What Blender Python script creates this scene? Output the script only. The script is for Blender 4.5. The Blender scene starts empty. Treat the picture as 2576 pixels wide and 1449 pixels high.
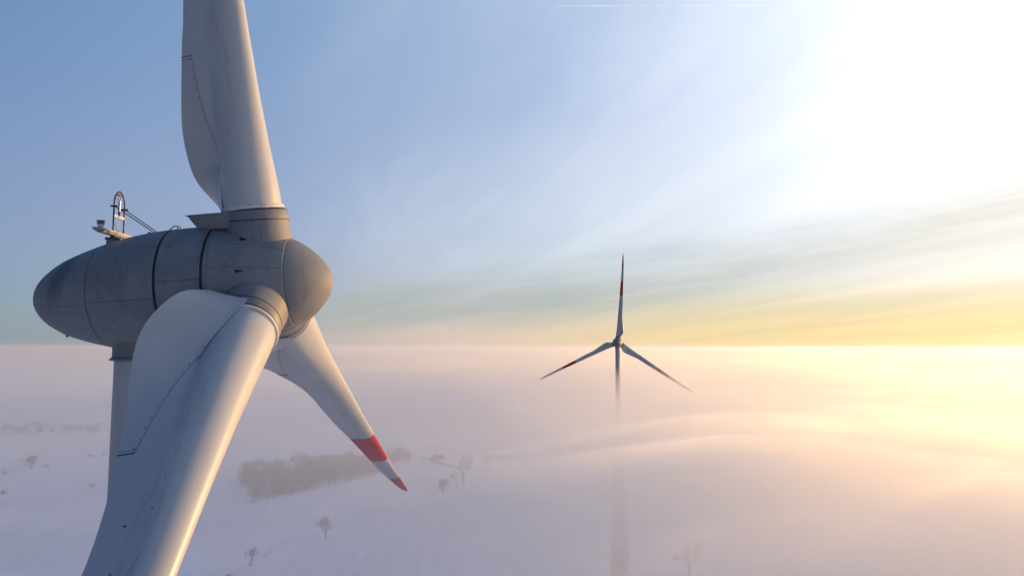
import bpy, bmesh, math, random
from mathutils import Vector, Matrix, noise as mnoise
random.seed(7)
PI = math.pi
R = math.radians
scn = bpy.context.scene
COL = scn.collection

# ------------------------------------------------------------------ camera
GROUND = -112.0                       # the drone is the origin, the snowfield lies 112 m below
F_PX = 1796.0                         # focal length for a 2576 px wide frame
PITCH = math.atan(147.5 / F_PX)
cam_d = bpy.data.cameras.new('drone_camera')
cam = bpy.data.objects.new('drone_camera', cam_d)
COL.objects.link(cam)
cam_d.sensor_width = 36.0
cam_d.lens = F_PX / 2576 * 36.0
cam_d.clip_start = 0.1
cam_d.clip_end = 200000
cam.rotation_euler = (PI / 2 + PITCH, 0, 0)
scn.camera = cam


def ray(px, py):
    a = (px - 1288) / F_PX
    b = (724.5 - py) / F_PX
    return Vector((a, math.cos(PITCH) - b * math.sin(PITCH), math.sin(PITCH) + b * math.cos(PITCH)))


def smooth(a, b, x):
    t = min(1.0, max(0.0, (x - a) / (b - a)))
    return t * t * (3 - 2 * t)


def interp(tab, x):
    if x <= tab[0][0]:
        return tab[0][1]
    for i in range(len(tab) - 1):
        x0, y0 = tab[i]
        x1, y1 = tab[i + 1]
        if x <= x1:
            # Catmull-Rom for soft curves
            ym = tab[i - 1][1] if i > 0 else y0
            xm = tab[i - 1][0] if i > 0 else x0 - (x1 - x0)
            yp = tab[i + 2][1] if i + 2 < len(tab) else y1
            xp = tab[i + 2][0] if i + 2 < len(tab) else x1 + (x1 - x0)
            m0 = (y1 - ym) / (x1 - xm) * (x1 - x0)
            m1 = (yp - y0) / (xp - x0) * (x1 - x0)
            t = (x - x0) / (x1 - x0)
            return ((2 * t**3 - 3 * t**2 + 1) * y0 + (t**3 - 2 * t**2 + t) * m0
                    + (-2 * t**3 + 3 * t**2) * y1 + (t**3 - t**2) * m1)
    return tab[-1][1]


# ------------------------------------------------------------------ object helpers
def tag(o, label=None, cat=None, group=None, kind=None):
    if label: o['label'] = label
    if cat: o['category'] = cat
    if group: o['group'] = group
    if kind: o['kind'] = kind
    return o


def empty(name, loc=(0, 0, 0), rz=0.0):
    o = bpy.data.objects.new(name, None)
    COL.objects.link(o)
    o.location = loc
    o.rotation_euler = (0, 0, rz)
    return o


class MB:
    def __init__(self):
        self.v, self.f = [], []

    def add(self, vs, fs):
        b = len(self.v)
        self.v += [tuple(x) for x in vs]
        self.f += [tuple(i + b for i in q) for q in fs]
        return self

    def loft(self, rings, closed=True, cap0=False, cap1=False):
        n = len(rings[0])
        vs = [p for r in rings for p in r]
        fs = []
        for i in range(len(rings) - 1):
            for j in range(n if closed else n - 1):
                k = (j + 1) % n
                fs.append((i * n + j, i * n + k, (i + 1) * n + k, (i + 1) * n + j))
        if cap0: fs.append(tuple(range(n - 1, -1, -1)))
        if cap1: fs.append(tuple((len(rings) - 1) * n + j for j in range(n)))
        return self.add(vs, fs)

    def tube(self, pts, r, n=8, caps=True):
        pts = [Vector(p) for p in pts]
        rs = r if isinstance(r, (list, tuple)) else [r] * len(pts)
        rings = []
        up = None
        for i, p in enumerate(pts):
            d = (pts[min(i + 1, len(pts) - 1)] - pts[max(i - 1, 0)])
            d.normalize()
            if up is None:
                up = d.orthogonal().normalized()
            else:
                up = (up - d * up.dot(d))
                up = up.normalized() if up.length > 1e-6 else d.orthogonal().normalized()
            w = d.cross(up)
            rings.append([p + (up * math.cos(2 * PI * j / n) + w * math.sin(2 * PI * j / n)) * rs[i] for j in range(n)])
        return self.loft(rings, True, caps, caps)

    def box(self, c, s, M=None):
        c = Vector(c)
        M = M or Matrix.Identity(3)
        vs = [c + M @ Vector((x * s[0] / 2, y * s[1] / 2, z * s[2] / 2)) for x in (-1, 1) for y in (-1, 1) for z in (-1, 1)]
        return self.add(vs, [(0, 1, 3, 2), (4, 6, 7, 5), (0, 4, 5, 1), (2, 3, 7, 6), (0, 2, 6, 4), (1, 5, 7, 3)])

    def build(self, name, mat, parent=None, smooth_angle=40, bevel=0.0):
        me = bpy.data.meshes.new(name)
        me.from_pydata(self.v, [], self.f)
        me.validate()
        bm = bmesh.new()
        bm.from_mesh(me)
        bmesh.ops.recalc_face_normals(bm, faces=bm.faces)
        bm.to_mesh(me)
        bm.free()
        if smooth_angle:
            me.shade_smooth()
            me.set_sharp_from_angle(angle=R(smooth_angle))
        me.materials.append(mat)
        o = bpy.data.objects.new(name, me)
        COL.objects.link(o)
        if parent: o.parent = parent
        if bevel:
            b = o.modifiers.new('bevel', 'BEVEL')
            b.width = bevel
            b.segments = 2
        return o


def copy_tree(o, parent=None, skip=()):
    c = o.copy()
    COL.objects.link(c)
    if parent:
        c.parent = parent
    for ch in list(o.children):
        if ch.name.split('.')[0] not in skip:
            copy_tree(ch, c, skip)
    return c


# ------------------------------------------------------------------ materials
class NT:
    """little helper for math in node trees"""
    def __init__(self, nt):
        self.nt = nt

    def n(self, t, **kw):
        x = self.nt.nodes.new(t)
        for k, v in kw.items():
            setattr(x, k, v)
        return x

    def link(self, a, b):
        self.nt.links.new(a, b)

    def _set(self, sock, v):
        if isinstance(v, (int, float)):
            sock.default_value = v
        elif isinstance(v, (tuple, list)):
            sock.default_value = tuple(v) + ((1.0,) if len(sock.default_value) == 4 and len(v) == 3 else ())
        else:
            self.link(v, sock)

    def m(self, op, a, b=0.0, c=0.0, clamp=False):
        x = self.n('ShaderNodeMath', operation=op)
        x.use_clamp = clamp
        for i, v in enumerate((a, b, c)):
            self._set(x.inputs[i], v)
        return x.outputs[0]

    def ss(self, a, b, v, lo=0.0, hi=1.0):
        x = self.n('ShaderNodeMapRange', interpolation_type='SMOOTHSTEP')
        self._set(x.inputs[0], v)
        x.inputs[1].default_value, x.inputs[2].default_value = a, b
        x.inputs[3].default_value, x.inputs[4].default_value = lo, hi
        return x.outputs[0]

    def mix(self, f, a, b, mode='MIX'):
        x = self.n('ShaderNodeMix', data_type='RGBA', blend_type=mode)
        self._set(x.inputs[0], f)
        self._set(x.inputs[6], a)
        self._set(x.inputs[7], b)
        return x.outputs[2]

    def noise(self, vec, scale=1.0, detail=4.0, rough=0.5, dist=0.0):
        x = self.n('ShaderNodeTexNoise')
        self.link(vec, x.inputs['Vector'])
        x.inputs['Scale'].default_value = scale
        x.inputs['Detail'].default_value = detail
        x.inputs['Roughness'].default_value = rough
        x.inputs['Distortion'].default_value = dist
        return x.outputs[0]

    def mapping(self, vec, scale=(1, 1, 1), rot=(0, 0, 0), loc=(0, 0, 0)):
        x = self.n('ShaderNodeMapping')
        self.link(vec, x.inputs[0])
        x.inputs['Scale'].default_value = scale
        x.inputs['Rotation'].default_value = rot
        x.inputs['Location'].default_value = loc
        return x.outputs[0]

    def xyz(self, vec):
        x = self.n('ShaderNodeSeparateXYZ')
        self.link(vec, x.inputs[0])
        return x.outputs

    def comb(self, a, b, c):
        x = self.n('ShaderNodeCombineXYZ')
        for i, v in enumerate((a, b, c)):
            self._set(x.inputs[i], v)
        return x.outputs[0]


def new_mat(name):
    m = bpy.data.materials.new(name)
    m.use_nodes = True
    t = NT(m.node_tree)
    bsdf = m.node_tree.nodes['Principled BSDF']
    tc = t.n('ShaderNodeTexCoord')
    return m, t, bsdf, tc


def simple_mat(name, col, rough=0.6, metal=0.0, var=0.12, scale=3.0):
    m, t, b, tc = new_mat(name)
    nz = t.noise(tc.outputs['Object'], scale, 5, 0.6)
    c = t.mix(t.ss(0.3, 0.7, nz), tuple(x * (1 - var) for x in col), tuple(min(1, x * (1 + var)) for x in col))
    t.link(c, b.inputs['Base Color'])
    b.inputs['Roughness'].default_value = rough
    b.inputs['Metallic'].default_value = metal
    return m


def blade_mat():
    m, t, b, tc = new_mat('blade_paint')
    P = tc.outputs['Object']
    x, y, z = t.xyz(P)
    big = t.noise(t.mapping(P, (0.8, 0.8, 0.12)), 1.0, 4, 0.55)
    base = t.mix(t.ss(0.3, 0.75, big), (0.44, 0.445, 0.425), (0.50, 0.505, 0.48))
    # grime: fine spatter in a long streak behind the thick part of the blade
    cx = t.m('ADD', x, t.ss(3.0, 12.0, z, 0.15, 0.35))
    d = t.m('ABSOLUTE', cx)
    band = t.ss(0.5, 0.05, d)
    zf = t.m('MULTIPLY', t.ss(4.5, 8.0, z), t.ss(40.0, 26.0, z))
    streak = t.noise(t.mapping(P, (5.0, 5.0, 0.55)), 1.0, 6, 0.72, 0.3)
    spat = t.noise(P, 22.0, 4, 0.75)
    gm = t.m('MULTIPLY', t.m('MULTIPLY', band, zf), t.ss(0.46, 0.68, t.m('ADD', t.m('MULTIPLY', streak, 0.65), t.m('MULTIPLY', spat, 0.35))))
    base = t.mix(t.m('MULTIPLY', gm, 0.6), base, (0.11, 0.11, 0.11))
    sp2 = t.ss(0.665, 0.72, t.noise(t.mapping(P, (1, 1, 0.6)), 9.0, 3, 0.7))
    base = t.mix(t.m('MULTIPLY', sp2, 0.45), base, (0.13, 0.12, 0.11))
    # red warning bands
    wob = t.m('ADD', z, 0.0)
    b1 = t.m('MULTIPLY', t.m('GREATER_THAN', wob, 21.55), t.m('LESS_THAN', wob, 28.2))
    b2 = t.m('GREATER_THAN', wob, 34.75)
    red = t.m('MAXIMUM', b1, b2)
    rc = t.mix(t.ss(0.3, 0.7, big), (0.48, 0.014, 0.006), (0.56, 0.02, 0.008))
    col = t.mix(red, base, rc)
    t.link(col, b.inputs['Base Color'])
    t.link(t.ss(0.3, 0.8, spat, 0.27, 0.42), b.inputs['Roughness'])
    bp = t.n('ShaderNodeBump')
    bp.inputs['Strength'].default_value = 0.06
    bp.inputs['Distance'].default_value = 0.05
    t.link(t.noise(t.mapping(P, (1, 1, 0.5)), 2.2, 4, 0.55), bp.inputs['Height'])
    t.link(bp.outputs[0], b.inputs['Normal'])
    return m


def nacelle_mat():
    m, t, b, tc = new_mat('nacelle_paint')
    P = tc.outputs['Object']
    mott = t.noise(P, 0.55, 6, 0.62)
    base = t.mix(t.ss(0.3, 0.72, mott), (0.168, 0.173, 0.175), (0.232, 0.238, 0.236))
    # rain streaks running down the shell
    st = t.noise(t.mapping(P, (3.2, 3.2, 0.35)), 1.0, 6, 0.68)
    base = t.mix(t.m('MULTIPLY', t.ss(0.53, 0.74, st), 0.55), base, (0.085, 0.083, 0.08))
    sp = t.ss(0.62, 0.76, t.noise(P, 7.0, 5, 0.7))
    base = t.mix(t.m('MULTIPLY', sp, 0.35), base, (0.075, 0.07, 0.066))
    # old oil smear round the tail
    x, y, z = t.xyz(P)
    wv = t.noise(t.mapping(P, (.9, .9, .35)), 1.0, 4, .6)
    xs = t.m('ADD', x, t.m('ADD', t.m('MULTIPLY', wv, 1.1), t.m('MULTIPLY', z, -.32)))
    sm = t.m('MULTIPLY', t.m('MULTIPLY', t.ss(-6.75, -6.35, xs), t.ss(-5.75, -6.2, xs)), t.m('MULTIPLY', t.ss(-.5, .3, z), t.ss(-5.6, -6.0, x)))
    base = t.mix(t.m('MULTIPLY', sm, .6), base, (.06, .055, .05))
    sk = t.m('MULTIPLY', t.m('MULTIPLY', t.ss(-1.42, -1.15, x, 1, 0), t.ss(-1.75, -1.45, x)), t.ss(.4, .65, wv))
    base = t.mix(t.m('MULTIPLY', sk, .5), base, (.06, .055, .05))
    t.link(base, b.inputs['Base Color'])
    t.link(t.ss(0.3, 0.7, mott, 0.5, 0.66), b.inputs['Roughness'])
    bp = t.n('ShaderNodeBump')
    bp.inputs['Strength'].default_value = 0.12
    bp.inputs['Distance'].default_value = 0.05
    t.link(t.noise(P, 1.4, 4, 0.55), bp.inputs['Height'])
    t.link(bp.outputs[0], b.inputs['Normal'])
    return m


def tower_mat():
    m, t, b, tc = new_mat('tower_paint')
    P = tc.outputs['Object']
    nz = t.noise(t.mapping(P, (1, 1, 0.15)), 1.1, 5, 0.6)
    base = t.mix(t.ss(0.3, 0.7, nz), (0.40, 0.405, 0.385), (0.46, 0.465, 0.44))
    t.link(base, b.inputs['Base Color'])
    b.inputs['Roughness'].default_value = 0.55
    return m


M_BLADE = blade_mat()
M_NAC = nacelle_mat()
M_TOWER = tower_mat()
M_DARK = simple_mat('rubber_seal', (0.016, 0.016, 0.017), 0.7)
M_SEAM = simple_mat('panel_joint', (0.075, 0.074, 0.072), 0.8)
M_RIVET = simple_mat('bolt_head', (0.05, 0.05, 0.052), 0.5)
M_STEEL = simple_mat('galvanised_steel', (0.42, 0.41, 0.39), 0.45, 0.4)
M_RUST = simple_mat('brown_pipe', (0.075, 0.06, 0.052), 0.6, 0.2)
M_EDGE = simple_mat('brush_strip', (0.10, 0.085, 0.075), 0.8)
M_FLANGE = simple_mat('flange_paint', (0.55, 0.555, 0.53), 0.5)
M_SENSOR = simple_mat('sensor_metal', (0.55, 0.56, 0.57), 0.25, 0.8)
M_LAMP = simple_mat('lamp_glass', (0.16, 0.13, 0.12), 0.3)

# ------------------------------------------------------------------ the turbine
HUB_H = 110.0        # hub height above the tower foot
OVER = 4.22          # hub in front of the tower axis
TILT = R(4.4)
NAC_PROFILE = [(-8.26, 0.0), (-8.23, 0.2), (-8.15, 0.42), (-7.97, 0.70), (-7.68, 0.98), (-7.32, 1.22), (-7.0, 1.40), (-6.2, 1.70),
               (-5.3, 1.96), (-4.4, 2.14), (-3.6, 2.24), (-2.8, 2.285), (-2.0, 2.29), (-1.3, 2.26), (-0.5, 2.15), (0.2, 1.98), (0.7, 1.83), (1.1, 1.66),
               (1.5, 1.43), (1.85, 1.15), (2.15, 0.83), (2.36, 0.52), (2.47, 0.26), (2.5, 0.0)]


def nac_r(s):
    if s <= NAC_PROFILE[0][0] or s >= NAC_PROFILE[-1][0]: return 0.0
    return max(0.0, interp(NAC_PROFILE, s))


def nac_pt(s, ang, off=0.0):
    """point on the egg: ang measured from the camera side (-Y) upward"""
    r = nac_r(s) + off
    return Vector((s, -r * math.cos(ang), r * math.sin(ang)))


def revolve(samples, n=96):
    rings = []
    for s, r in samples:
        rings.append([(s, -r * math.cos(2 * PI * j / n), r * math.sin(2 * PI * j / n)) for j in range(n)])
    return rings


def shell(s0, s1, k=24, lip=0.03, depth=0.06):
    """a skin of the egg between two stations, its rims turned inward so that the joints read as grooves"""
    sm = []
    for i in range(k + 1):
        t = i / k
        if s0 <= NAC_PROFILE[0][0] + .01: t = t * t
        if s1 >= NAC_PROFILE[-1][0] - .01: t = 1 - (1 - t) ** 2
        s = s0 + (s1 - s0) * t
        sm.append((s, max(nac_r(s), 0.0015)))
    if s0 > NAC_PROFILE[0][0] + .01:
        sm = [(s0 + lip, nac_r(s0) - depth), (s0, nac_r(s0) - depth * .35)] + [(s0 + lip * .5, nac_r(s0 + lip * .5))] + sm[1:]
    if s1 < NAC_PROFILE[-1][0] - .01:
        sm = sm[:-1] + [(s1 - lip * .5, nac_r(s1 - lip * .5)), (s1, nac_r(s1) - depth * .35), (s1 - lip, nac_r(s1) - depth)]
    return sm


# tables along the blade span (metres from the rotor axis)
BETA = [(2.5, 37.5), (3.0, 35), (3.5, 33), (4, 31), (4.5, 28.5), (5, 25), (6, 18), (7, 12.5), (8, 10), (10, 8.5), (12, 8), (18, 8), (25, 7.5), (33, 5), (41, 2)]
TE_T = [(2.05, 1.62), (2.2, 1.78), (2.5, 2.06), (2.7, 2.26), (3.0, 2.46), (3.5, 2.66), (4, 2.79), (4.5, 2.82), (5, 2.76), (6, 2.55), (7, 2.28), (8, 2.06), (9, 1.89), (10, 1.68), (12, 1.44), (15, 1.39), (18, 1.35),
        (21, 1.22), (25, 1.10), (29, 1.02), (33, 0.88), (37, 0.67), (39, 0.52), (40.2, 0.36), (40.8, 0.18), (41, 0.05)]
LE_T = [(2.6, 1.02), (3.5, 1.0), (4, 0.97), (4.5, 0.93), (5, 0.89), (6, 0.83), (7, 0.77), (8, 0.73), (9, 0.69), (10, 0.66), (12, 0.61), (15, 0.52), (18, 0.43), (21, 0.365),
        (25, 0.27), (29, 0.18), (33, 0.13), (37, 0.08), (40, 0.03), (41, -0.01)]
HM_T = [(2.6, 1.02), (3.5, 0.99), (4.5, 0.90), (6, 0.77), (8, 0.62), (10, 0.51), (12, 0.43), (15, 0.34), (21, 0.235), (29, 0.15), (35, 0.095), (39, 0.055), (40.6, 0.03), (41, 0.012)]
SEAM_T = [(2.6, 0.42), (3.5, 0.62), (4.5, 0.89), (5.5, 1.13), (6.5, 1.31), (7.5, 1.42), (8.6, 1.50)]
S_PANEL = 8.6


def blade_half(s, x, a, b):
    hm = interp(HM_T, s)
    w = smooth(3.4, 11.0, s)
    fin = 0.17 * max(0.0, 1 - x / b) + 0.022
    circ = math.sqrt(max(0.0, 1 - (x / a) ** 2)) * hm if abs(x) < a else 0.0
    xs = interp(SEAM_T, s)
    if x > xs and s < S_PANEL:
        cs = math.sqrt(max(0.0, 1 - (xs / a) ** 2)) * hm if xs < a else 0.0
        hl = max(cs * .93, 0.17 * (1 - xs / b) + 0.022)
        fin = max(fin, .022 + (hl - .022) * max(0.0, 1 - (x - xs) / (b - xs)))
    k = 0.02 + 0.10 * smooth(2.8, 6, s)
    if x < 0:
        root = circ
    else:
        root = 0.5 * (circ + fin + math.sqrt((circ - fin) ** 2 + k * k * smooth(0.2, 0.8, x / a)))
        root = max(root, circ)
    xm = -a + 0.33 * (a + b)
    if x < xm:
        foil = hm * math.sqrt(max(0.0, 1 - ((x - xm) / (a + xm)) ** 2))
    else:
        v = min(1, (x - xm) / (b - xm))
        foil = hm * (1 - v) ** 1.15 * (1 + 0.55 * v) + 0.012 * min(1, (41.2 - s) / 6)
    return (1 - w) * root + w * foil


def blade_sections():
    """returns per station the list of (x, half thickness) with a grid line that follows the panel joint"""
    st = [2.88 + 0.17 * i for i in range(34)]
    st = [s for s in st if s < S_PANEL - 0.05] + [S_PANEL]
    s = S_PANEL
    while s < 40:
        s += 0.55
        st.append(min(s, 40.0))
    st += [40.3, 40.55, 40.75, 40.9, 41.0]
    NA, NB = 22, 12
    out = []
    for s in st:
        a, b = interp(LE_T, s), interp(TE_T, s)
        xs = interp(SEAM_T, s) if s <= S_PANEL else None
        if xs is None:
            xs = -a + (a + b) * 0.83
            w = smooth(S_PANEL, S_PANEL + 2, s)
            xs = (1 - w) * min(1.5, b * .8) + w * xs
        row = []
        for i in range(NA + 1):
            t = i / NA
            x = -a + (xs + a) * (1 - math.cos(t * PI / 2)) if t < 1 else xs
            x = -a + (xs + a) * (0.55 * (1 - math.cos(t * PI / 2)) + 0.45 * t * t * (1.6 - 0.6 * t)) / (0.55 + 0.45)
            row.append(x)
        for i in range(1, NB + 1):
            row.append(xs + (b - xs) * i / NB)
        out.append((s, a, b, row))
    return out, NA, NB


SECS, NA, NB = blade_sections()


def blade_xyz(s, x, h, be):
    c, sn = math.cos(be), math.sin(be)
    # chord direction towards the trailing edge is -X turned by the twist; thickness is across it
    tx, ty = -c, sn
    nx, ny = -sn, -c
    # slight prebend of the outer blade
    pb = 0.0
    return Vector((tx * x + nx * h + pb, ty * x + ny * h, s))


def blade_surface(s, x, side, off=0.0):
    a, b = interp(LE_T, s), interp(TE_T, s)
    h = blade_half(s, x, a, b)
    be = R(interp(BETA, s))
    return blade_xyz(s, x, side * (h + off), be)


def build_blade(parent, detail=True):
    rings_main, rings_pan = [], []
    NT_ = NA + NB
    for s, a, b, row in SECS:
        be = R(interp(BETA, s))
        hs = [blade_half(s, x, a, b) for x in row]
        hs[0] = 0.0
        up = [blade_xyz(s, row[i], hs[i], be) for i in range(NT_ + 1)]
        dn = [blade_xyz(s, row[i], -hs[i], be) for i in range(1, NT_ + 1)]
        rings_main.append((up, dn))
    body, panel = MB(), MB()
    ip = next(i for i, q in enumerate(SECS) if abs(q[0] - S_PANEL) < 1e-6)
    # body: whole section outside, only as far as the joint inside the panel zone
    inner = [u[:NA + 1] + d[:NA][::-1] for u, d in rings_main[:ip + 1]]
    body.loft(inner, True, True, False)
    outer = [u + d[::-1] for u, d in rings_main[ip:]]
    body.loft(outer, True, True, True)
    o = body.build('blade', M_BLADE, parent, 50)
    # trailing panel, 8 mm clear of the body so that the joint shows
    pr = []
    for i, (u, d) in enumerate(rings_main[:ip + 1]):
        s, a, b, row = SECS[i]
        be = R(interp(BETA, s))
        up, dn = [], []
        for j in range(NA, NT_ + 1):
            x = row[j] + (0.012 if j == NA else 0)
            h = blade_half(s, row[j], a, b) + 0.006 + .07 * smooth(3.6, 2.9, s) * (1 - (j - NA) / NB)
            sz = s - (0.03 if i == ip else 0)
            bj = be + R(13) * smooth(4.6, 2.5, s) * (j - NA) / NB
            up.append(blade_xyz(sz, x, h, bj))
            dn.append(blade_xyz(sz, x, -h, bj))
        pr.append(up + dn[::-1])
    # the stub that reaches past the flange toward the hub
    st = []

    def stub_h(x, b):
        c = math.sqrt(max(0.0, 1.135 ** 2 - x * x))
        return max(c if x < .95 else 0, 1.05 * (1 - (x - .45) / (b - .45)) + .015)
    def stub_row(sz, sl, cut=0.0, curl=1.0):
        """one row of the stub: sl metres nearer the hub at the trailing edge than at the joint"""
        pts = []
        for j in range(NB + 1):
            u = j / NB
            z_ = sz - sl * u
            b = interp(TE_T, z_)
            x = .46 + (b - .46) * u
            pts.append((z_, x, max(stub_h(x, b) - cut, .012), R(interp(BETA, z_) + 13 * curl * u * smooth(4.6, 2.5, sz))))
        return pts
    for sz, sl, cut, curl in ((2.50, .42, .015, 1), (2.52, .42, 0, 1), (2.64, .26, 0, 1), (2.76, .12, 0, 1)):
        pts = stub_row(sz, sl, cut, curl)
        st.append([blade_xyz(z_, x, h, be) for z_, x, h, be in pts] + [blade_xyz(z_, x, -h, be) for z_, x, h, be in pts[::-1]])
    panel.loft(st + pr, True, True, True)
    pan = panel.build('trailing_panel', M_BLADE, o, 50)
    eg = MB()
    for side in (1, -1):
        eg.tube([blade_xyz(z_ - .005, x, side * h, be) for z_, x, h, be in stub_row(2.50, .42, .02)], .02, 6)
    eg.build('edge_strip', M_EDGE, o)
    # root flange
    fl = MB()
    prof = [(2.76, 0.95), (2.76, 1.07), (2.79, 1.10), (2.87, 1.10), (2.90, 1.075), (2.905, 1.02), (2.97, 1.012), (2.97, 0.9)]
    fl.loft([[(r * math.cos(2 * PI * j / 72), r * math.sin(2 * PI * j / 72), s) for j in range(72)] for s, r in prof])
    fl.build('root_flange', M_FLANGE, o, 35)
    if detail:
        for side in (1, -1):
            sm = MB()
            ss_ = [2.92 + (S_PANEL - 2.92) * i / 40 for i in range(41)]
            sm.tube([blade_surface(s, interp(SEAM_T, s) + .004, side, 0.0) for s in ss_], 0.007, 5)
            sm.build('panel_seam', M_SEAM, o)
            sj = MB()
            xs, xe = interp(SEAM_T, S_PANEL), interp(TE_T, S_PANEL)
            sj.tube([blade_surface(S_PANEL - .015, xs + (xe - xs) * i / 8, side, 0.0) for i in range(9)], 0.02, 5)
            sj.build('panel_joint', M_DARK, o)
            sj = MB()
            sj.tube([blade_surface(S_PANEL - .12, xs + (xe - xs) * i / 8, side, 0.0) for i in range(9)], 0.012, 5)
            sj.build('panel_seam', M_SEAM, o)
            for i in range(16):
                s = 3.05 + (S_PANEL - 3.2) * i / 15
                rv = MB()
                c = blade_surface(s, interp(SEAM_T, s) + .07, side, 0.004)
                c2 = blade_surface(s, interp(SEAM_T, s) + .07, side, 0.016)
                rv.tube([c, c2], 0.021, 8)
                rv.build('rivet', M_RIVET, o)
            for (s, x, rr) in ((11.0, 0.86, .034), (12.3, 0.72, .02), (10.6, 0.35, .02)):
                rv = MB()
                rv.tube([blade_surface(s, x, side, -.002), blade_surface(s, x, side, 0.012)], rr, 10)
                rv.build('drain_hole', M_DARK, o)
    return o


def rotor_matrix(psi, pitch, tilt=TILT, lean=0.0, dx=0.0):
    return (Matrix.Translation((OVER, 0, HUB_H)) @ Matrix.Rotation(-tilt, 4, 'Y')
            @ Matrix.Rotation(-psi, 4, 'X') @ Matrix.Translation((dx, 0, 0)) @ Matrix.Rotation(-lean, 4, 'Y') @ Matrix.Rotation(pitch, 4, 'Z'))


SP0, SP1 = 1.150, 1.162       # nose joint
G2A, G2B = -1.50, -1.41     # gap between stator ring and rotating hub
G1A, G1B = -3.07, -2.98     # gap between nacelle skin and stator ring
TS = -5.5                  # tail cap joint


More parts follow.
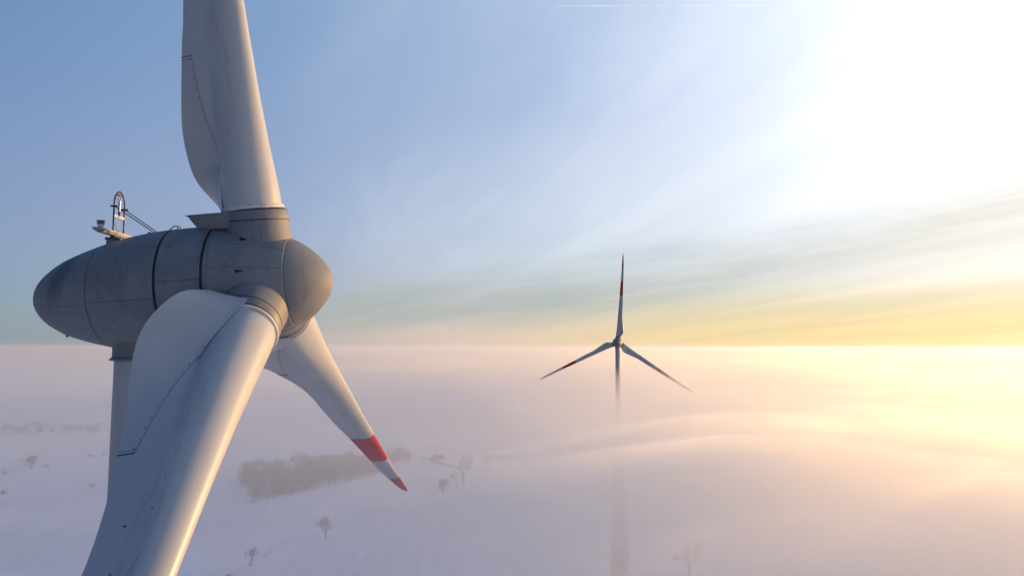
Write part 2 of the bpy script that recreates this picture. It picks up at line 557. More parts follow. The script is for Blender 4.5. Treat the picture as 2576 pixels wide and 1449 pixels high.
def build_turbine():
    root = empty('wind_turbine')
    # ---- tower
    tw = MB()
    prof = [(0, 4.55), (9, 4.25), (30, 3.35), (46, 2.62), (60, 2.05), (72, 1.55), (82, 1.26), (90, 1.13), (98, 1.065), (107.4, 1.03)]
    hs = [107.3 * i / 60 for i in range(61)]
    tw.loft([[(interp(prof, h) * math.cos(2 * PI * j / 80), interp(prof, h) * math.sin(2 * PI * j / 80), h) for j in range(80)] for h in hs], True, True, True)
    tower = tw.build('tower', M_TOWER, root)
    for h in (84.0, 105.4):
        rg = MB()
        rr = interp(prof, h)
        rg.loft([[((rr + q) * math.cos(2 * PI * j / 64), (rr + q) * math.sin(2 * PI * j / 64), h + dz) for j in range(64)]
                 for q, dz in ((-.01, -.03), (.006, -.03), (.006, .03), (-.01, .03))])
        rg.build('tower_flange', M_TOWER, tower)
    F = Matrix.Translation((OVER, 0, HUB_H)) @ Matrix.Rotation(-TILT, 4, 'Y')
    # ---- nacelle: main skin with what stands on it
    nb = MB()
    nb.loft(revolve(shell(TS, G1A, 30, .03, .05)))
    nac = nb.build('nacelle', M_NAC, root, 45)
    nac.matrix_local = F
    tb = MB()
    tb.loft(revolve(shell(NAC_PROFILE[0][0], TS - .015, 30, .03, .05)))
    tb.build('tail_cap', M_NAC, nac, 45)
    gb = MB()
    gb.loft(revolve(shell(G1B, G2A, 18, .03, .06)))
    gb.build('generator_ring', M_NAC, nac, 45)
    # dark inner drum that shows in the gaps
    for s0, s1 in ((TS - .08, TS + .06), (G1A - .1, G1B + .1), (G2A - .1, G2B + .04)):
        db = MB()
        db.loft(revolve([(s0, nac_r(s0) - .07), (s0, nac_r(s0) - .032), (s1, nac_r(s1) - .032), (s1, nac_r(s1) - .07)]))
        db.build('gap_seal', M_DARK, nac, 30)
    # lengthwise joints
    def seam(parent, s0, s1, a0, a1=None, r=.009):
        q = MB()
        k = 24
        q.tube([nac_pt(s0 + (s1 - s0) * i / k, a0 + ((a1 if a1 is not None else a0) - a0) * i / k, -.002) for i in range(k + 1)], r, 5)
        return q.build('panel_seam', M_SEAM, parent)
    for sgn in (0, 1):
        A = (lambda a: a) if sgn == 0 else (lambda a: PI - a)
        seam(nac, TS + .02, G1A - .02, A(R(-11)))
        seam(nac, -8.1, TS - .03, A(R(-14)))
        seam(nac, G1B + .02, G2A - .02, A(R(3)), None, .011)
    # yaw collar under the nacelle
    yc = MB()
    prof_y = [(1.10, -1.2), (1.10, -2.22), (1.105, -2.24), (1.19, -2.31), (1.19, -2.36), (0.95, -2.39)]
    Fi = F.inverted()
    yc.loft([[Fi @ Vector((r * math.cos(2 * PI * j / 64), r * math.sin(2 * PI * j / 64), HUB_H + z - .42)) for j in range(64)] for r, z in prof_y], True, False, True)
    collar = yc.build('yaw_collar', M_NAC, nac, 35)
    dl = MB()
    dl.tube([nac_pt(-7.2, R(-88), .0), nac_pt(-7.2, R(-88), .1)], .04, 8)
    dl.build('drain_pipe', M_RUST, nac)

    # ---- instrument beam, lamps, mast on the roof (world-vertical, so undo the tilt)
    def loc(s, y, dz):
        """dz above the rotor axis level at station s, along world up"""
        return Fi @ (F @ Vector((s, 0, 0)) + Vector((0, y, dz)))
    sb = -5.42
    U = Fi.to_3x3()
    bm_ = MB()
    w = .155
    ends = (-1.52, 1.15)
    sect = [(-w, .04), (-w * .62, -.07), (w * .62, -.07), (w, .04), (w, .075), (-w, .075)]
    rings = []
    for y, k in ((ends[0], .55), (ends[0] + .28, 1), (ends[1] - .28, 1), (ends[1], .55)):
        rings.append([Fi @ (F @ Vector((sb, 0, 0)) + Vector((q[0], y, 2.24 + (q[1] if q[1] > 0 else q[1] * k + .03 * (1 - k))))) for q in sect])
    bm_.loft(rings, True, True, True)
    beam = bm_.build('instrument_beam', M_STEEL, root, 30)
    beam.matrix_local = F
    pb = MB()
    pb.tube([loc(sb, -.42, 1.7), loc(sb, -.42, 2.02)], .20, 20)
    pb.build('beam_post', M_NAC, beam)
    pb = MB()
    pb.tube([loc(sb, -.42, 2.02), loc(sb, -.42, 2.08)], .25, 20)
    pb.tube([loc(sb, -.42, 2.08), loc(sb, -.42, 2.21)], .09, 12)
    pb.build('beam_post_plate', M_RUST, beam)
    for y in (ends[0] + .27,):
        lp = MB()
        lp.tube([loc(sb, y, 2.355), loc(sb, y, 2.46)], .095, 20)
        lamp = lp.build('warning_lamp', M_FLANGE, root)
        lamp.matrix_local = F
        for z0, z1, rr in ((2.46, 2.50, .125), (2.555, 2.585, .14)):
            q = MB()
            q.tube([loc(sb, y, z0), loc(sb, y, z1)], rr, 20)
            q.build('lamp_rim', M_RUST, lamp)
        q = MB()
        q.tube([loc(sb, y, 2.50), loc(sb, y, 2.555)], .11, 20)
        q.build('lamp_lens', M_LAMP, lamp)
    # arch mast
    y0, y1 = -.42, .32
    zb, zt = 2.30, 3.80
    pts = [loc(sb, y0, zb)]
    for i in range(5): pts.append(loc(sb, y0, zb + (i + 1) * .2))
    pts = [loc(sb, y0, zb + 1.06 * i / 6) for i in range(7)]
    ym, ry = (y0 + y1) / 2, (y1 - y0) / 2
    for i in range(1, 20):
        t = PI * i / 20
        pts.append(loc(sb, ym - ry * math.cos(t), zb + 1.06 + .5 * math.sin(t)))
    pts += [loc(sb, y1, zb + 1.06 - 1.06 * i / 6) for i in range(7)]
    q = MB()
    q.tube(pts, .030, 8)
    mast = q.build('arch_mast', M_RUST, root)
    mast.matrix_local = F
    q = MB()
    q.tube([loc(sb, ym - .22, zt + .0 - .04), loc(sb, ym, zt - .02 - .04), loc(sb, ym + .24, zt - .04)], .022, 6)
    q.tube([loc(sb, ym - .22, zt - .09), loc(sb, ym + .24, zt - .09)], .016, 6)
    q.tube([loc(sb, ym, zt), loc(sb, ym, zt + .13)], .012, 6)
    q.build('lightning_rod', M_RUST, mast)
    q = MB()
    q.box(loc(sb, ym, zb + .62), (.05, y1 - y0, .095), U)
    q.build('cross_bar', M_FLANGE, mast)
    q = MB()
    q.tube([loc(sb, y0, zb + .42), loc(sb, ym + .0, zb + .04)], .014, 6)
    q.tube([loc(sb, y1, zb + .32), loc(sb, ym + .02, zb + .04)], .014, 6)
    q.build('mast_brace', M_STEEL, mast)
    q = MB()
    q.tube([loc(sb, ym, zb + .66), loc(sb, ym, zb + .84)], .035, 10)
    q.build('sensor_clamp', M_DARK, mast)
    q = MB()
    q.tube([loc(sb, ym, zb + .84), loc(sb, ym, zb + 1.22)], .042, 12)
    sens = q.build('wind_sensor', M_SENSOR, root)
    sens.matrix_local = F
    for k in range(4):
        a = PI / 4 + k * PI / 2
        q = MB()
        cx, cy = math.cos(a), math.sin(a)
        pp = []
        for i in range(8):
            t = i / 7
            rr = .02 + .15 * math.sin(t * PI * .62)
            pt = Fi @ (F @ Vector((sb, 0, 0)) + Vector((cx * rr, ym + cy * rr, zb + 1.22 + .19 * t)))
            pp.append(pt)
        q.tube(pp, .009, 5)
        q.build('sensor_arm', M_STEEL, sens)
    # stays from the arch to the roof
    for yy, zz, se, ae in ((y0, zb + .98, -3.95, R(97)), (y1, zb + .98, -3.75, R(83))):
        q = MB()
        q.tube([loc(sb, yy, zz), nac_pt(se, ae, .01)], .019, 6)
        q.tube([loc(sb, yy, zz) - Vector((.12, 0, 0)), loc(sb, yy, zz) + Vector((.12, 0, -.02))], .034, 8)
        q.build('stay_rod', M_DARK, mast)
    # grab rail on the roof
    q = MB()
    rail = []
    for i in range(17):
        t = i / 16
        s = -3.30 + .0 * t
        y = -.85 + 1.35 * t
        zz = math.sqrt(max(0, nac_r(-3.05)**2 - y * y)) + .13 * math.sin(PI * min(1, max(0, t)))**.6
        rail.append(Vector((-3.02, y, zz)))
    q.tube(rail, .026, 8)
    q.tube([rail[8], rail[8] - Vector((0, 0, .16))], .02, 6)
    q.build('roof_rail', M_STEEL, nac)
    for s, a in ((-4.25, 99), (-3.98, 82)):
        q = MB()
        q.tube([nac_pt(s, R(a), -.02), nac_pt(s, R(a), .045)], [.09, .05], 10)
        q.build('roof_fitting', M_DARK, nac)

    # ---- rotating hub
    hb = MB()
    hb.loft(revolve(shell(G2B, SP0, 30, .03, .06)))
    hub = hb.build('rotor_hub', M_NAC, root, 45)
    nose = MB()
    nose.loft(revolve(shell(SP1, NAC_PROFILE[-1][0], 30, .02, .04)))
    nose.build('nose_cone', M_NAC, hub, 45)
    db = MB()
    db.loft(revolve([(SP0 - .06, nac_r(SP0) - .08), (SP0 - .06, nac_r(SP0) - .02), (SP1 + .04, nac_r(SP1) - .03), (SP1 + .04, nac_r(SP1) - .08)]))
    db.build('gap_seal', M_DARK, hub, 30)
    for k in range(3):
        Mk = Matrix.Rotation(-k * 2 * PI / 3, 4, 'X')
        sk = MB()
        prof_s = [(1.30, 1.26), (1.75, 1.20), (2.0, 1.17), (2.36, 1.15), (2.375, 1.13), (2.39, 1.15), (2.69, 1.13), (2.72, 1.115), (2.72, .98)]
        ring = []
        for zz, r in prof_s:
            ring.append([Mk @ Vector((r * math.cos(2 * PI * j / 72) - .08, r * math.sin(2 * PI * j / 72), zz)) for j in range(72)])
        sk.loft(ring, True, False, True)
        sock = sk.build('blade_socket', M_NAC, hub, 30)
        q = MB()
        q.loft([[Mk @ Vector((r * math.cos(2 * PI * j / 72) - .08, r * math.sin(2 * PI * j / 72), zz)) for j in range(72)]
                for zz, r in ((2.355, 1.13), (2.355, 1.158), (2.39, 1.158), (2.39, 1.13))])
        q.build('socket_band', M_DARK, hub, 30)
        q = MB()
        q.loft([[Mk @ Vector((r * math.cos(2 * PI * j / 72) - .08, r * math.sin(2 * PI * j / 72), zz)) for j in range(72)]
                for zz, r in ((2.72, .97), (2.72, 1.10), (2.76, 1.10), (2.76, .97))])
        q.build('socket_seal', M_DARK, hub, 30)
        # hood: the fixed stub of the wide trailing panel
        hd = MB()
        # a scoop-like wedge behind the socket: flat top with a thin lip, sloping end, narrower below
        rings = []
        for zz, xe, w0, w1 in ((2.715, 2.36, .98, .82), (2.69, 2.36, .98, .82), (2.67, 2.28, .97, .80), (2.36, 2.08, .95, .76), (2.16, 1.95, .9, .7), (2.12, 1.85, .84, .62)):
            row = [(-.55, -w0), (-1.2, -w0), (-xe + .3, -w1), (-xe, -w1 + .12), (-xe, .1), (-xe + .3, .16), (-1.2, .2), (-.55, .2)]
            rings.append([Mk @ Vector((x, y, zz)) for x, y in row])
        hd.loft(rings, True, True, True)
        hd.build('socket_hood', M_NAC, hub, 30)
    # panel joints and lifting eyes between the sockets
    PSI = R(-8.38)
    for k in range(3):
        base = R(90) - k * 2 * PI / 3
        for d in (-43, -69):
            seam(hub, G2B + .08, SP0 - .03, base + R(d), None, .008)
        seam_r = MB()
        seam_r.tube([nac_pt(-1.25, base + R(-43 - 26 * i / 10), -.002) for i in range(11)], .007, 5)
        seam_r.build('panel_seam', M_SEAM, hub)
        for d in (-36, -73):
            e = MB()
            e.tube([nac_pt(-.28, base + R(d), -.02), nac_pt(-.28, base + R(d), .07)], .05, 10)
            e.box(nac_pt(-.20, base + R(d), .03), (.16, .05, .05))
            e.build('lifting_eye', M_DARK, hub)
    # ---- blades
    b0 = build_blade(root)
    return root, nac, hub, b0


turb, nacelle, hub, blade0 = build_turbine()
PSI_NEAR = R(-8.38)
YAW = R(-1.72)
hub.matrix_local = rotor_matrix(PSI_NEAR, 0)
blade0.matrix_local = rotor_matrix(PSI_NEAR, 0, TILT, R(2.1), -.05)   # the upright blade flexes back
blades = [blade0]
for k in (1, 2):
    b = copy_tree(blade0, turb)
    b.matrix_local = rotor_matrix(PSI_NEAR + k * 2 * PI / 3, 0, TILT, 0, -.05)
    blades.append(b)
HUB = ray(666, 717) * 26.46
ax = Vector((math.cos(YAW), -math.sin(YAW), 0))
# place so that the hub sits where the photograph has it
turb.rotation_euler = (0, 0, -YAW)
turb.location = HUB - (Matrix.Rotation(-YAW, 3, 'Z') @ Vector((OVER, 0, HUB_H)))
near_foot_z = turb.location.z
tag(turb, 'large grey wind turbine in the foreground with dark egg-shaped nacelle, seen close from the side', 'wind turbine', 'wind turbines above the fog')

# ---- the far turbine: same type, seen from behind
far = copy_tree(turb, None, ('rivet', 'panel_seam', 'panel_joint', 'drain_hole', 'lifting_eye'))
tag(far, 'small distant wind turbine standing in the fog, all three red-banded blades in view', 'wind turbine', 'wind turbines above the fog')
far_blades = [c for c in far.children if c.name.startswith('blade')]
far_hub = [c for c in far.children if c.name.startswith('rotor_hub')][0]
PSI_FAR, PITCH_FAR = R(-4.0), R(80)
FYAW = R(90 - 10.0)          # nose turned away from the camera
for k, b in enumerate(far_blades):
    b.matrix_local = rotor_matrix(PSI_FAR + k * 2 * PI / 3, PITCH_FAR)
far_hub.matrix_local = rotor_matrix(PSI_FAR, 0)
far.rotation_euler = (0, 0, FYAW)
d = ray(1554, 861)
FH = d * (330.0 / d.y)
far.location = FH - (Matrix.Rotation(FYAW, 3, 'Z') @ Vector((OVER, 0, HUB_H)))
far_foot = far.location.copy()
print('FEET', turb.location, far.location)

# ------------------------------------------------------------------ ground
def gz(x, y):
    r = math.hypot(x, y)
    h = 2.2 * mnoise.noise((x / 260, y / 260, 3.1)) + 0.5 * mnoise.noise((x / 70, y / 70, 9.0))
    h *= smooth(60, 240, r)
    h += 14 * mnoise.noise((x / 2600, y / 2600, 5.0)) * smooth(900, 2500, r)
    return GROUND + h


def ground_hit(px, py):
    d_ = ray(px, py)
    t = GROUND / d_.z
    for _ in range(12):
        p = d_ * t
        t *= gz(p.x, p.y) / p.z
    p = d_ * t
    return Vector((p.x, p.y, gz(p.x, p.y)))


def polar_radii(r0, r1, q):
    rs, r = [0.0], r0
    while r < r1:
        rs.append(r)
        r *= q
    return rs + [r1]


def snow_mat():
    m, t, b, tc = new_mat('snow')
    P = tc.outputs['Object']
    x, y, z = t.xyz(P)
    a = t.noise(P, 0.012, 5, 0.55)
    b_ = t.noise(t.mapping(P, (0.3, 0.02, 0.1), (0, 0, R(12))), 1.0, 4, 0.6)
    f1 = t.m('ADD', t.m('MULTIPLY', a, 0.6), t.m('MULTIPLY', b_, 0.4))
    c = t.mix(t.ss(0.38, 0.62, f1), (0.70, 0.73, 0.77), (0.80, 0.83, 0.88))
    st = t.ss(0.60, 0.74, t.noise(P, 0.35, 5, 0.7))
    c = t.mix(t.m('MULTIPLY', st, 0.34), c, (0.34, 0.32, 0.29))
    t.link(c, b.inputs['Base Color'])
    b.inputs['Roughness'].default_value = 0.85
    bp = t.n('ShaderNodeBump')
    bp.inputs['Strength'].default_value = 0.4
    bp.inputs['Distance'].default_value = 0.6
    t.link(t.noise(P, 0.15, 5, 0.6), bp.inputs['Height'])
    t.link(bp.outputs[0], b.inputs['Normal'])
    return m


g = MB()
rs = polar_radii(12, 60000, 1.05)
NG = 180
g.loft([[(max(r, .01) * math.cos(2 * PI * j / NG), max(r, .01) * math.sin(2 * PI * j / NG),
          gz(r * math.cos(2 * PI * j / NG), r * math.sin(2 * PI * j / NG))) for j in range(NG)] for r in rs])
ground = g.build('snow_field', snow_mat(), None, 180)
tag(ground, kind='structure')
# ------------------------------------------------------------------ trees
M_BARK = simple_mat('frosted_bark', (0.15, 0.13, 0.12), 0.9, 0, .25, 1.5)
M_TWIG = simple_mat('frosted_twigs', (0.37, 0.365, 0.365), 0.9, 0, .2, .8)
M_TWIG_TREE = simple_mat('bare_twigs', (0.12, 0.108, 0.10), 0.9, 0, .2, .8)
M_ROAD = simple_mat('packed_snow_road', (0.40, 0.39, 0.39), 0.85, 0, .15, .2)


def grow(seed, height, spread, levels=5, trunk=.28, thick=1.0, fan=3):
    """a bare tree: returns (trunk builder, crown builder)"""
    rnd = random.Random(seed)
    tk, cr = MB(), MB()
    tr = .018 * height * thick
    pts = [Vector((0, 0, -.4))]
    n = 5
    for i in range(1, n + 1):
        t = i / n
        pts.append(Vector((rnd.uniform(-.02, .02) * height * t, rnd.uniform(-.02, .02) * height * t, height * trunk * t)))
    tk.tube(pts, [tr * (1.25 - .5 * i / n) for i in range(n + 1)], 7)

    def branch(p, d, L, r, lv):
        q = p
        seg = [p]
        dd = d.copy()
        for i in range(2):
            dd = (dd + Vector((rnd.uniform(-.22, .22), rnd.uniform(-.22, .22), rnd.uniform(-.05, .2)))).normalized()
            q = q + dd * L / 2
            seg.append(q)
        cr.tube(seg, [r, r * .8, r * .6], 4 if lv > 1 else 3, False)
        if lv <= 0: return
        k = fan if lv > 1 else fan + 1
        for i in range(k):
            base = seg[2] if i < 2 else seg[1]
            ax_ = dd.orthogonal().normalized()
            ax_.rotate(Matrix.Rotation(rnd.uniform(0, 2 * PI), 3, dd))
            nd = dd.copy()
            nd.rotate(Matrix.Rotation(R(rnd.uniform(18, 48)) * spread, 3, ax_))
            nd.z += .08
            branch(base, nd.normalized(), L * rnd.uniform(.62, .82), max(r * .58, .034), lv - 1)
    top = pts[-1]
    L0 = height * (1 - trunk) * .34
    m = 5
    for i in range(m):
        a = 2 * PI * i / m + rnd.uniform(-.4, .4)
        e = rnd.uniform(.5, 1.1) if i else 1.5
        dv = Vector((math.cos(a) * math.cos(e) * spread, math.sin(a) * math.cos(e) * spread, math.sin(e))).normalized()
        branch(top - Vector((0, 0, height * .05 * (i % 3))), dv, L0 * rnd.uniform(.85, 1.1), tr * .55, levels - 1)
    return tk, cr


KINDS_ = {'round': grow(11, 13, 1.0, 5, .30), 'slim': grow(5, 13, .55, 5, .26), 'dense': grow(21, 13, 1.1, 5, .16, 1.2, 4), 'bush': grow(33, 4, 1.35, 4, .05, 1.0, 4)}
PROTO = {}


def plant(name, kind, px, py, hpx, label, cat, group, sx=1.0, rz=0.0):
    p = ground_hit(px, py)
    h = hpx * p.length / F_PX * .98
    e = empty(name, (p.x, p.y, p.z - .05), rz)
    base_h = 4 if kind == 'bush' else 13
    k = h / (base_h * .98)
    e.scale = (k * sx, k * sx, k)
    if kind not in PROTO:
        tk, cr = KINDS_[kind]
        PROTO[kind] = (tk.build('trunk', M_BARK, e), cr.build('crown', M_TWIG_TREE, e, 0))
    else:
        for o in PROTO[kind]:
            c = o.copy()
            COL.objects.link(c)
            c.parent = e
    tag(e, label, cat, group)
    return e


TG, SG = 'bare trees on the snowfield', 'shrubs on the snowfield'
plant('bare_tree', 'round', 819, 1357, 57, 'lone bare tree with broad rounded crown on the open snow under the red-tipped blade', 'tree', TG)
plant('bare_tree', 'slim', 632, 1425, 46, 'slim bare tree with narrow crown beside the faint ditch line near the bottom edge', 'tree', TG, 1.0, 1.0)
plant('bare_tree', 'dense', 80, 1181, 36, 'dense dark round-crowned tree left of the near tower on the field boundary', 'tree', TG, 1.15)
plant('bare_tree', 'slim', 1166, 1221, 80, 'tallest slim tree of the hazy row right of the blade tip', 'tree', TG, .8, 2)
plant('bare_tree', 'round', 1147, 1224, 38, 'short faint tree between the bushy one and the tallest one right of the blade tip', 'tree', TG, 1.0, .7)
plant('bare_tree', 'dense', 1112, 1240, 40, 'low bushy tree at the left end of the hazy row right of the blade tip', 'tree', TG, .9, 2.2)
plant('bare_tree', 'slim', 1221, 1184, 46, 'faint slim tree standing on the snowy road in the fog', 'tree', TG, 1.2, 1.1)
plant('bare_tree', 'round', 1263, 1180, 44, 'very faint tree farthest right beside the snowy road', 'tree', TG, 1.1, .4)
plant('bare_tree', 'dense', 1100, 1168, 30, 'squat faint tree at the bend of the snowy road', 'tree', TG, 1.3, .9)
plant('bare_tree', 'slim', 1735, 1456, 100, 'ghostly forked tree deep in the fog right of the distant tower', 'tree', TG, .95, 1.9)
plant('shrub', 'bush', 1702, 1412, 18, 'small faint shrub left of the ghostly tree in the fog', 'shrub', SG)
plant('shrub', 'bush', 232, 1227, 11, 'small dark shrub on open snow just left of the near tower', 'shrub', SG)
plant('shrub', 'bush', 8, 1246, 14, 'dark shrub cut by the left edge of the photo', 'shrub', SG, 1.2)
plant('shrub', 'bush', 117, 1176, 9, 'low shrub right next to the dense round-crowned tree', 'shrub', SG, 1.2)
plant('shrub', 'bush', 12, 1194, 9, 'low shrub at the left end of the field boundary', 'shrub', SG, 1.2)
plant('shrub', 'bush', 228, 1150, 8, 'tiny shrub midway up the field boundary line', 'shrub', SG, 1.3)
plant('shrub', 'bush', 260, 1147, 10, 'tiny shrub where the field boundary meets the near tower', 'shrub', SG, 1.0)
plant('shrub', 'bush', 574, 1456, 12, 'low dark shrub on the ditch line at the bottom edge of the photo', 'shrub', SG, 1.6)

# woodland: one mass of bare trees that nobody could count
wood = MB()
lite = [grow(100 + i, 12, 1.0, 4, .2, 1.0, 4) for i in range(4)]
rnd = random.Random(3)


def scatter(builder, n, quad, hmin, hmax):
    for i in range(n):
        u, v = rnd.random(), rnd.random()
        a = Vector(quad[0]).lerp(Vector(quad[1]), u)
        b = Vector(quad[3]).lerp(Vector(quad[2]), u)
        q = a.lerp(b, v)
        p = ground_hit(q.x, q.y)
        k = rnd.uniform(hmin, hmax) / 12
        tk, cr = lite[rnd.randrange(4)]
        M = Matrix.Translation(p) @ Matrix.Rotation(rnd.uniform(0, 6.3), 4, 'Z') @ Matrix.Diagonal((k * 1.1, k * 1.1, k, 1))
        for bb in (tk, cr):
            builder.add([M @ Vector(x) for x in bb.v], bb.f)


scatter(wood, 210, ((600, 1212), (960, 1176), (985, 1186), (640, 1268)), 10, 15)
scatter(wood, 150, ((612, 1180), (1010, 1146), (1040, 1166), (600, 1225)), 9, 15)
wd = wood.build('woodland', M_TWIG, None, 0)
tag(wd, 'grey bare woodland behind the snowy slope, veiled in mist', 'woodland', None, 'stuff')
tl = MB()
scatter(tl, 42, ((0, 1080), (270, 1082), (270, 1094), (0, 1096)), 7, 15)
tag(tl.build('treeline', M_TWIG, None, 0), 'faint far treeline at the left, almost lost in the fog', 'treeline', None, 'stuff')
# hedge tufts on the field boundary and along the ditch
hg = MB()
for (x0, y0, x1, y1, n) in ((0, 1197, 270, 1140, 46), (555, 1462, 690, 1386, 40), (560, 1300, 900, 1225, 24)):
    for i in range(n):
        t = rnd.random()
        p = ground_hit(x0 + (x1 - x0) * t + rnd.uniform(-3, 3), y0 + (y1 - y0) * t + rnd.uniform(-1, 1))
        for k in range(9):
            d_ = Vector((rnd.uniform(-.6, .6), rnd.uniform(-.6, .6), rnd.uniform(.4, 1.1)))
            hg.tube([p - Vector((0, 0, .1)), p + d_ * rnd.uniform(.5, 1.1)], [.05, .02], 3)
tag(hg.build('dry_grass', M_TWIG, None, 0), 'tufts of dry grass along the ditch and field boundary', 'grass', None, 'stuff')
# snowy road
rd = MB()
road_px = [(1060, 1152), (1085, 1158), (1108, 1168), (1140, 1176), (1180, 1181), (1240, 1188), (1300, 1196), (1380, 1206), (1470, 1219), (1560, 1234)]
ctr = [ground_hit(*q) for q in road_px]
fine = []
for i in range(len(ctr) - 1):
    for k in range(8): fine.append(ctr[i].lerp(ctr[i + 1], k / 8))
rows = []
for i, p in enumerate(fine):
    d_ = (fine[min(i + 1, len(fine) - 1)] - fine[max(0, i - 1)])
    d_.z = 0
    nrm = Vector((-d_.y, d_.x, 0)).normalized()
    rows.append([Vector((q.x, q.y, gz(q.x, q.y) + .25)) for q in (p - nrm * 2.6, p, p + nrm * 2.6)])
rd.loft(rows, False)
tag(rd.build('road', M_ROAD), None, None, None, 'structure')

# ------------------------------------------------------------------ fog
def vol_mat(name, dens, col=(1, 1, 1), g_=0.0):
    m = bpy.data.materials.new(name)
    m.use_nodes = True
    nt = m.node_tree
    nt.nodes.clear()
    out = nt.nodes.new('ShaderNodeOutputMaterial')
    v = nt.nodes.new('ShaderNodeVolumePrincipled')
    v.inputs['Density'].default_value = dens
    v.inputs['Color'].default_value = (*col, 1)
    v.inputs['Anisotropy'].default_value = g_
    nt.links.new(v.outputs[0], out.inputs['Volume'])
    return m


def fog_layer(name, top, bot, amp, seed, dens, rmax=45000, mask=None):
    rs_ = polar_radii(30, rmax, 1.055)
    n = 216
    fb = MB()
    tops, bots = [], []
    for r in rs_:
        a, b = [], []
        for j in range(n):
            an = 2 * PI * j / n
            x, y = max(r, .05) * math.cos(an), max(r, .05) * math.sin(an)
            h = (mnoise.noise((x / 700, y / 700, seed)) * (.9 + .9 * smooth(1000, 3000, r)) + mnoise.noise((x / 240, y / 240, seed + 4.3)) * 1.1 * smooth(5000, 2500, r)
                 + mnoise.noise((x / 95, y / 95, seed + 8.7)) * .55 * smooth(1300, 700, r)
                 + mnoise.noise((x / 4200, y / 4200, seed + 2.2)) * 1.6 * smooth(1200, 5000, r) - .5 * smooth(800, 3000, r))
            k = 1.0 if mask is None else mask(x, y)
            zt = top + amp * h
            if zt > -5.5: zt = -5.5 + (zt + 5.5) * .25
            # where the bank is thin it lifts off the ground: the underside comes up
            a.append((x, y, zt))
            b.append((x, y, zt - max(.1, (zt - bot) * k)))
        tops.append(a)
        bots.append(b)
    fb.loft(bots[::-1] + tops, True)
    # close the outer and inner rims
    o = fb.build(name, vol_mat(name, dens, (1.0, .98, .935), FOG_G), None, 0)
    tag(o, kind='stuff')
    return o


FOG_G = 0.6
def left_thin(x, y):
    """the fog bank is thin over the near fields on the left and closes up to the right and far off"""
    r = math.hypot(x, y)
    wob = 30 * mnoise.noise((x / 160, y / 160, 20.0)) * smooth(40, 200, r)
    return (.34 + .66 * max(smooth(-48, 60, x - .03 * y + wob), smooth(470, 1250, r + 4 * wob))) * (.55 + .45 * smooth(180, 650, r))


for i, (tp, bt, am, dn) in enumerate(((-12, -48, 7, .0016), (-14, -51, 7.5, .0021), (-16, -53, 8, .0025), (-18.5, -55, 8, .0027), (-21, -58, 8, .0027), (-24, -62, 8, .0024))):
    fog_layer('haze', tp, bt, am, .13 * i + .3, dn, 45000, left_thin)
# denser billows riding in the top of the bank
rb = random.Random(12)
for q in range(3):
    lb = MB()
    for i in range(46):
        az_ = R(rb.uniform(-16, 44))
        r_ = 130 * (1400 / 130) ** rb.random()
        cx, cy = r_ * math.sin(az_), r_ * math.cos(az_)
        if math.degrees(az_) < 3.5 and r_ < 560: continue
        if abs(math.degrees(az_) - 8.5) < 7 and r_ < 420: continue
        Lx = rb.uniform(26, 60) * (1 + r_ / 420)
        Ly = Lx * rb.uniform(.45, .8)
        th = rb.uniform(5, 9) * (1 + r_ / 1500)
        rot = rb.uniform(-.5, .5) + .5
        zc_ = -21 - rb.uniform(0, 7) - th * .3
        n_ = 40
        sd_ = rb.uniform(0, 90)
        up, dn = [], []
        for k in range(9):
            f = max(1 - k / 8, .004) ** .9
            ru, rd_ = [], []
            for j in range(n_):
                an = 2 * PI * j / n_
                ww = 1 + .55 * mnoise.noise((math.cos(an) * 1.1 + sd_, math.sin(an) * 1.1, f * .6))
                x0_, y0_ = Lx * f * ww * math.cos(an), Ly * f * ww * math.sin(an)
                x_ = cx + x0_ * math.cos(rot) - y0_ * math.sin(rot)
                y_ = cy + x0_ * math.sin(rot) + y0_ * math.cos(rot)
                pr_ = (1 - f * f) ** 1.5 * (1 + .35 * mnoise.noise((x_ / 30, y_ / 30, sd_)))
                ru.append((x_, y_, zc_ + th * pr_ + .02))
                rd_.append((x_, y_, zc_ - th * .8 * pr_ - .02))
            up.append(ru)
            dn.append(rd_)
        lb.loft(up[::-1] + dn, True)
    tag(lb.build('haze', vol_mat('haze_billow', (.018, .023, .028)[q], (1.0, .98, .935), FOG_G), None, 0), kind='stuff')
# thin air over everything, so that the far rim of the fog melts into the sky
ab = MB()
ab.loft([[(46000 * math.cos(2 * PI * j / 96), 46000 * math.sin(2 * PI * j / 96), z_) for j in range(96)] for z_ in (GROUND - 25, 60)], True, True, True)
air = ab.build('haze', vol_mat('haze_air', .000018, (1, .98, .95), .4), None, 0)
tag(air, kind='stuff')

# ------------------------------------------------------------------ sky, sun
SUN_AZ, SUN_EL = R(57), R(6.5)
S = Vector((math.sin(SUN_AZ) * math.cos(SUN_EL), math.cos(SUN_AZ) * math.cos(SUN_EL), math.sin(SUN_EL)))
sd = bpy.data.lights.new('sun', 'SUN')
sd.energy = 5.0
sd.angle = R(.55)
sd.color = (1.0, .56, .20)
so = bpy.data.objects.new('sun', sd)
COL.objects.link(so)
so.rotation_euler = (-S).to_track_quat('-Z', 'Y').to_euler()

w = bpy.data.worlds.new('World')
scn.world = w
w.use_nodes = True
nt = w.node_tree
nt.nodes.clear()
t = NT(nt)
out = t.n('ShaderNodeOutputWorld')
tc = t.n('ShaderNodeTexCoord')
D = tc.outputs['Generated']
dx, dy, dz = t.xyz(D)


def dot(v):
    n_ = t.n('ShaderNodeVectorMath', operation='DOT_PRODUCT')
    t.link(D, n_.inputs[0])
    n_.inputs[1].default_value = v
    return n_.outputs['Value']


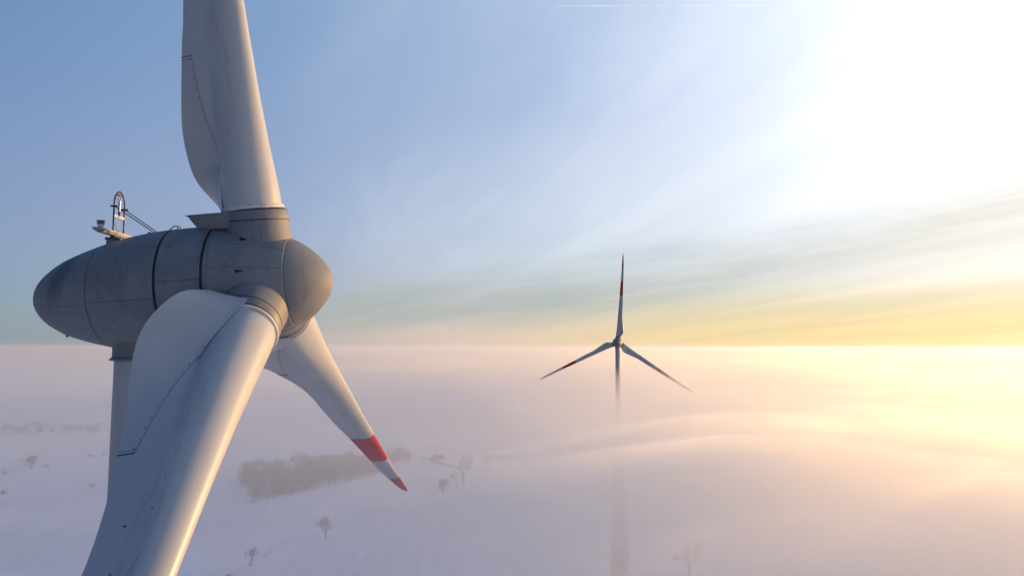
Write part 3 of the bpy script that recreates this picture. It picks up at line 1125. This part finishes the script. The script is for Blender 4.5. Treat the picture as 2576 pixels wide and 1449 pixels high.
DEG = 180 / PI
el = t.m('MULTIPLY', t.m('ARCSINE', t.m('MINIMUM', t.m('MAXIMUM', dz, -.9999), .9999)), DEG)
ang = t.m('MULTIPLY', t.m('ARCCOSINE', t.m('MINIMUM', t.m('MAXIMUM', dot(S), -.9999), .9999)), DEG)
Gd = Vector((math.sin(R(46)) * math.cos(R(17)), math.cos(R(46)) * math.cos(R(17)), math.sin(R(17))))
ang2 = t.m('MULTIPLY', t.m('ARCCOSINE', t.m('MINIMUM', t.m('MAXIMUM', dot(Gd), -.9999), .9999)), DEG)
# cloud plane coordinates, streaks running toward azimuth -14 deg
va = R(-14)
zc = t.m('ADD', t.m('MAXIMUM', dz, 0), .06)
pu = t.m('DIVIDE', t.m('ADD', t.m('MULTIPLY', dx, math.sin(va)), t.m('MULTIPLY', dy, math.cos(va))), zc)
pv = t.m('DIVIDE', t.m('SUBTRACT', t.m('MULTIPLY', dx, math.cos(va)), t.m('MULTIPLY', dy, math.sin(va))), zc)
C = t.comb(pu, pv, 0)
n1 = t.noise(t.mapping(C, (.10, .55, 1)), 1.0, 6, .55, .6)
n2 = t.noise(t.mapping(C, (.30, 1.25, 1), (0, 0, .25), (3, 7, 0)), 1.0, 8, .62, .9)
n3 = t.noise(t.mapping(C, (.05, .25, 1), (0, 0, 0), (9, 2, 0)), 1.0, 3, .5, .3)
# clear blue with a paler foot
az = t.m('MULTIPLY', t.m('ARCTAN2', dx, dy), DEG)
blue = t.mix(t.ss(6, 26, el), (.195, .25, .405), (.108, .213, .405))
ht = t.ss(92, 30, ang)
hz = t.mix(t.ss(0, .5, ht), (.17, .262, .335), (.50, .415, .415))
hz = t.mix(t.ss(.45, 1.0, ht), hz, (.51, .42, .22))
base = t.mix(t.ss(-1, 9, el), hz, t.mix(t.ss(30, 65, el), blue, (.05, .12, .33)))
# veil of thin cloud lit from behind
E_ = t.m('EXPONENT', t.m('DIVIDE', ang2, -22.0))
veil = t.m('MINIMUM', t.m('MULTIPLY', t.m('MAXIMUM', t.m('SUBTRACT', t.m('MULTIPLY', E_, 2.25), .05), 0.0), t.ss(.25, .75, n1, .74, 1.22)), 1.0)
vc = t.mix(t.ss(12, 1, el), (1.0, .95, .87), (.46, .36, .15))
veilc = t.mix(1.0, vc, t.comb(veil, veil, veil), 'MULTIPLY')
col = t.mix(1.0, base, veilc, 'ADD')
# wisps of cirrus, brighter toward the sun
wis = t.m('MULTIPLY', t.m('MULTIPLY', t.ss(.48, .78, n2), t.ss(.35, .6, n3)), t.m('MULTIPLY', t.ss(80, 30, ang2, .10, .36), t.m('MULTIPLY', t.ss(2, 10, el), t.ss(-10, 14, az))))
col = t.mix(wis, col, (.95, .94, .92))
hb_ = t.m('MULTIPLY', t.m('MULTIPLY', t.ss(-16, 4, az), t.ss(2.5, 7, el)), t.m('MULTIPLY', t.ss(19, 9, el), t.ss(.3, .65, n1, .25, .6)))
col = t.mix(hb_, col, t.mix(t.ss(60, 25, ang), (.55, .60, .65), (.95, .95, .92)))
n6 = t.noise(t.mapping(C, (.16, .55, 1), (0, 0, -.35), (1, 5, 0)), 1.0, 5, .55, .8)
n7 = t.noise(t.mapping(C, (.5, 2.2, 1), (0, 0, -.2), (6, 3, 0)), 1.0, 8, .65, 1.2)
sh = t.m('MULTIPLY', t.m('MULTIPLY', t.m('MULTIPLY', t.ss(.36, .66, n6), t.ss(.3, .7, n7, .55, 1.3)), t.ss(-34, -4, az)), t.m('MULTIPLY', t.ss(3, 9, el), t.ss(75, 40, ang2, .07, .30)))
col = t.mix(sh, col, (.74, .76, .79))
# grey stratus bars low in the sky, climbing to the right
elx = t.m('SUBTRACT', el, t.m('ADD', 3.6, t.m('MULTIPLY', t.m('ADD', az, 6.0), .133)))
B_ = t.comb(t.m('MULTIPLY', az, .045), t.m('MULTIPLY', elx, .30), 0)
n4 = t.noise(B_, 1.0, 5, .5, .5)
n5 = t.noise(t.mapping(B_, (1.6, 3.2, 1), (0, 0, 0), (4, 1, 0)), 1.0, 5, .55, .3)
win = t.m('MULTIPLY', t.ss(-4.2, -.8, elx), t.ss(3.0, .2, elx))
bar = t.m('MULTIPLY', t.m('MULTIPLY', t.ss(.34, .6, n4, .35, 1), t.ss(.25, .65, n5, .45, 1)), win)
bar = t.m('MULTIPLY', bar, t.m('MULTIPLY', t.ss(-34, -13, az), t.ss(.6, 2.2, el)))
barc = t.mix(t.ss(52, 18, ang), (.275, .32, .35), (.82, .78, .68))
col = t.mix(t.m('MULTIPLY', bar, .95), col, barc)
# contrail
mp = ray(1340, 14).normalized().cross(ray(2290, 11).normalized()).normalized()
cd = t.m('ABSOLUTE', dot(mp))
azr = t.m('ARCTAN2', dx, dy)
con = t.m('MULTIPLY', t.ss(.0020, .0000, cd), t.m('MULTIPLY', t.ss(.0, .12, azr), t.ss(.60, .50, azr)))
con = t.m('MULTIPLY', con, t.m('MULTIPLY', t.ss(.38, .66, t.noise(D, 34, 5, .7)), t.ss(0, .2, dz)))
col = t.mix(t.m('MULTIPLY', con, .36), col, (1.0, .98, .95))
bg = t.n('ShaderNodeBackground')
dim_r, dim_b = t.ss(85, 140, ang, 1.0, .75), t.ss(85, 140, ang, 1.0, 1.5)
dim0 = t.ss(85, 150, ang, 1.0, .19)
t.link(t.mix(1.0, col, t.comb(t.m('MULTIPLY', dim0, dim_r), dim0, t.m('MULTIPLY', dim0, dim_b)), 'MULTIPLY'), bg.inputs[0])
bg.inputs[1].default_value = 1.0
sky = t.n('ShaderNodeTexSky')
sky.sky_type = 'NISHITA'
sky.sun_disc = False
sky.sun_elevation = SUN_EL
sky.sun_rotation = SUN_AZ
sky.air_density = 1.0
sky.dust_density = .6
sky.ozone_density = 2.0
bg2 = t.n('ShaderNodeBackground')
dim = t.m('MULTIPLY', t.ss(80, 150, ang, 1.0, .22), t.ss(60, 15, ang, 1.0, .28))
t.link(t.mix(1.0, sky.outputs[0], t.comb(dim, dim, t.m('MULTIPLY', dim, 1.15)), 'MULTIPLY'), bg2.inputs[0])
bg2.inputs[1].default_value = .05
ad = t.n('ShaderNodeAddShader')
t.link(bg.outputs[0], ad.inputs[0])
t.link(bg2.outputs[0], ad.inputs[1])
t.link(ad.outputs[0], out.inputs[0])

# ------------------------------------------------------------------ render settings
scn.render.engine = 'CYCLES'
cy = scn.cycles
cy.use_denoising = True
cy.max_bounces = 10
cy.diffuse_bounces = 4
cy.glossy_bounces = 3
cy.volume_bounces = 3
cy.use_adaptive_sampling = True
cy.adaptive_threshold = .03
cy.adaptive_min_samples = 24
cy.transparent_max_bounces = 128
cy.volume_step_rate = 1
cy.sample_clamp_indirect = 8
scn.view_settings.view_transform = 'Standard'
scn.view_settings.look = 'None'
scn.view_settings.exposure = 0
scn.view_settings.gamma = 1
scn.view_settings.use_curve_mapping = False
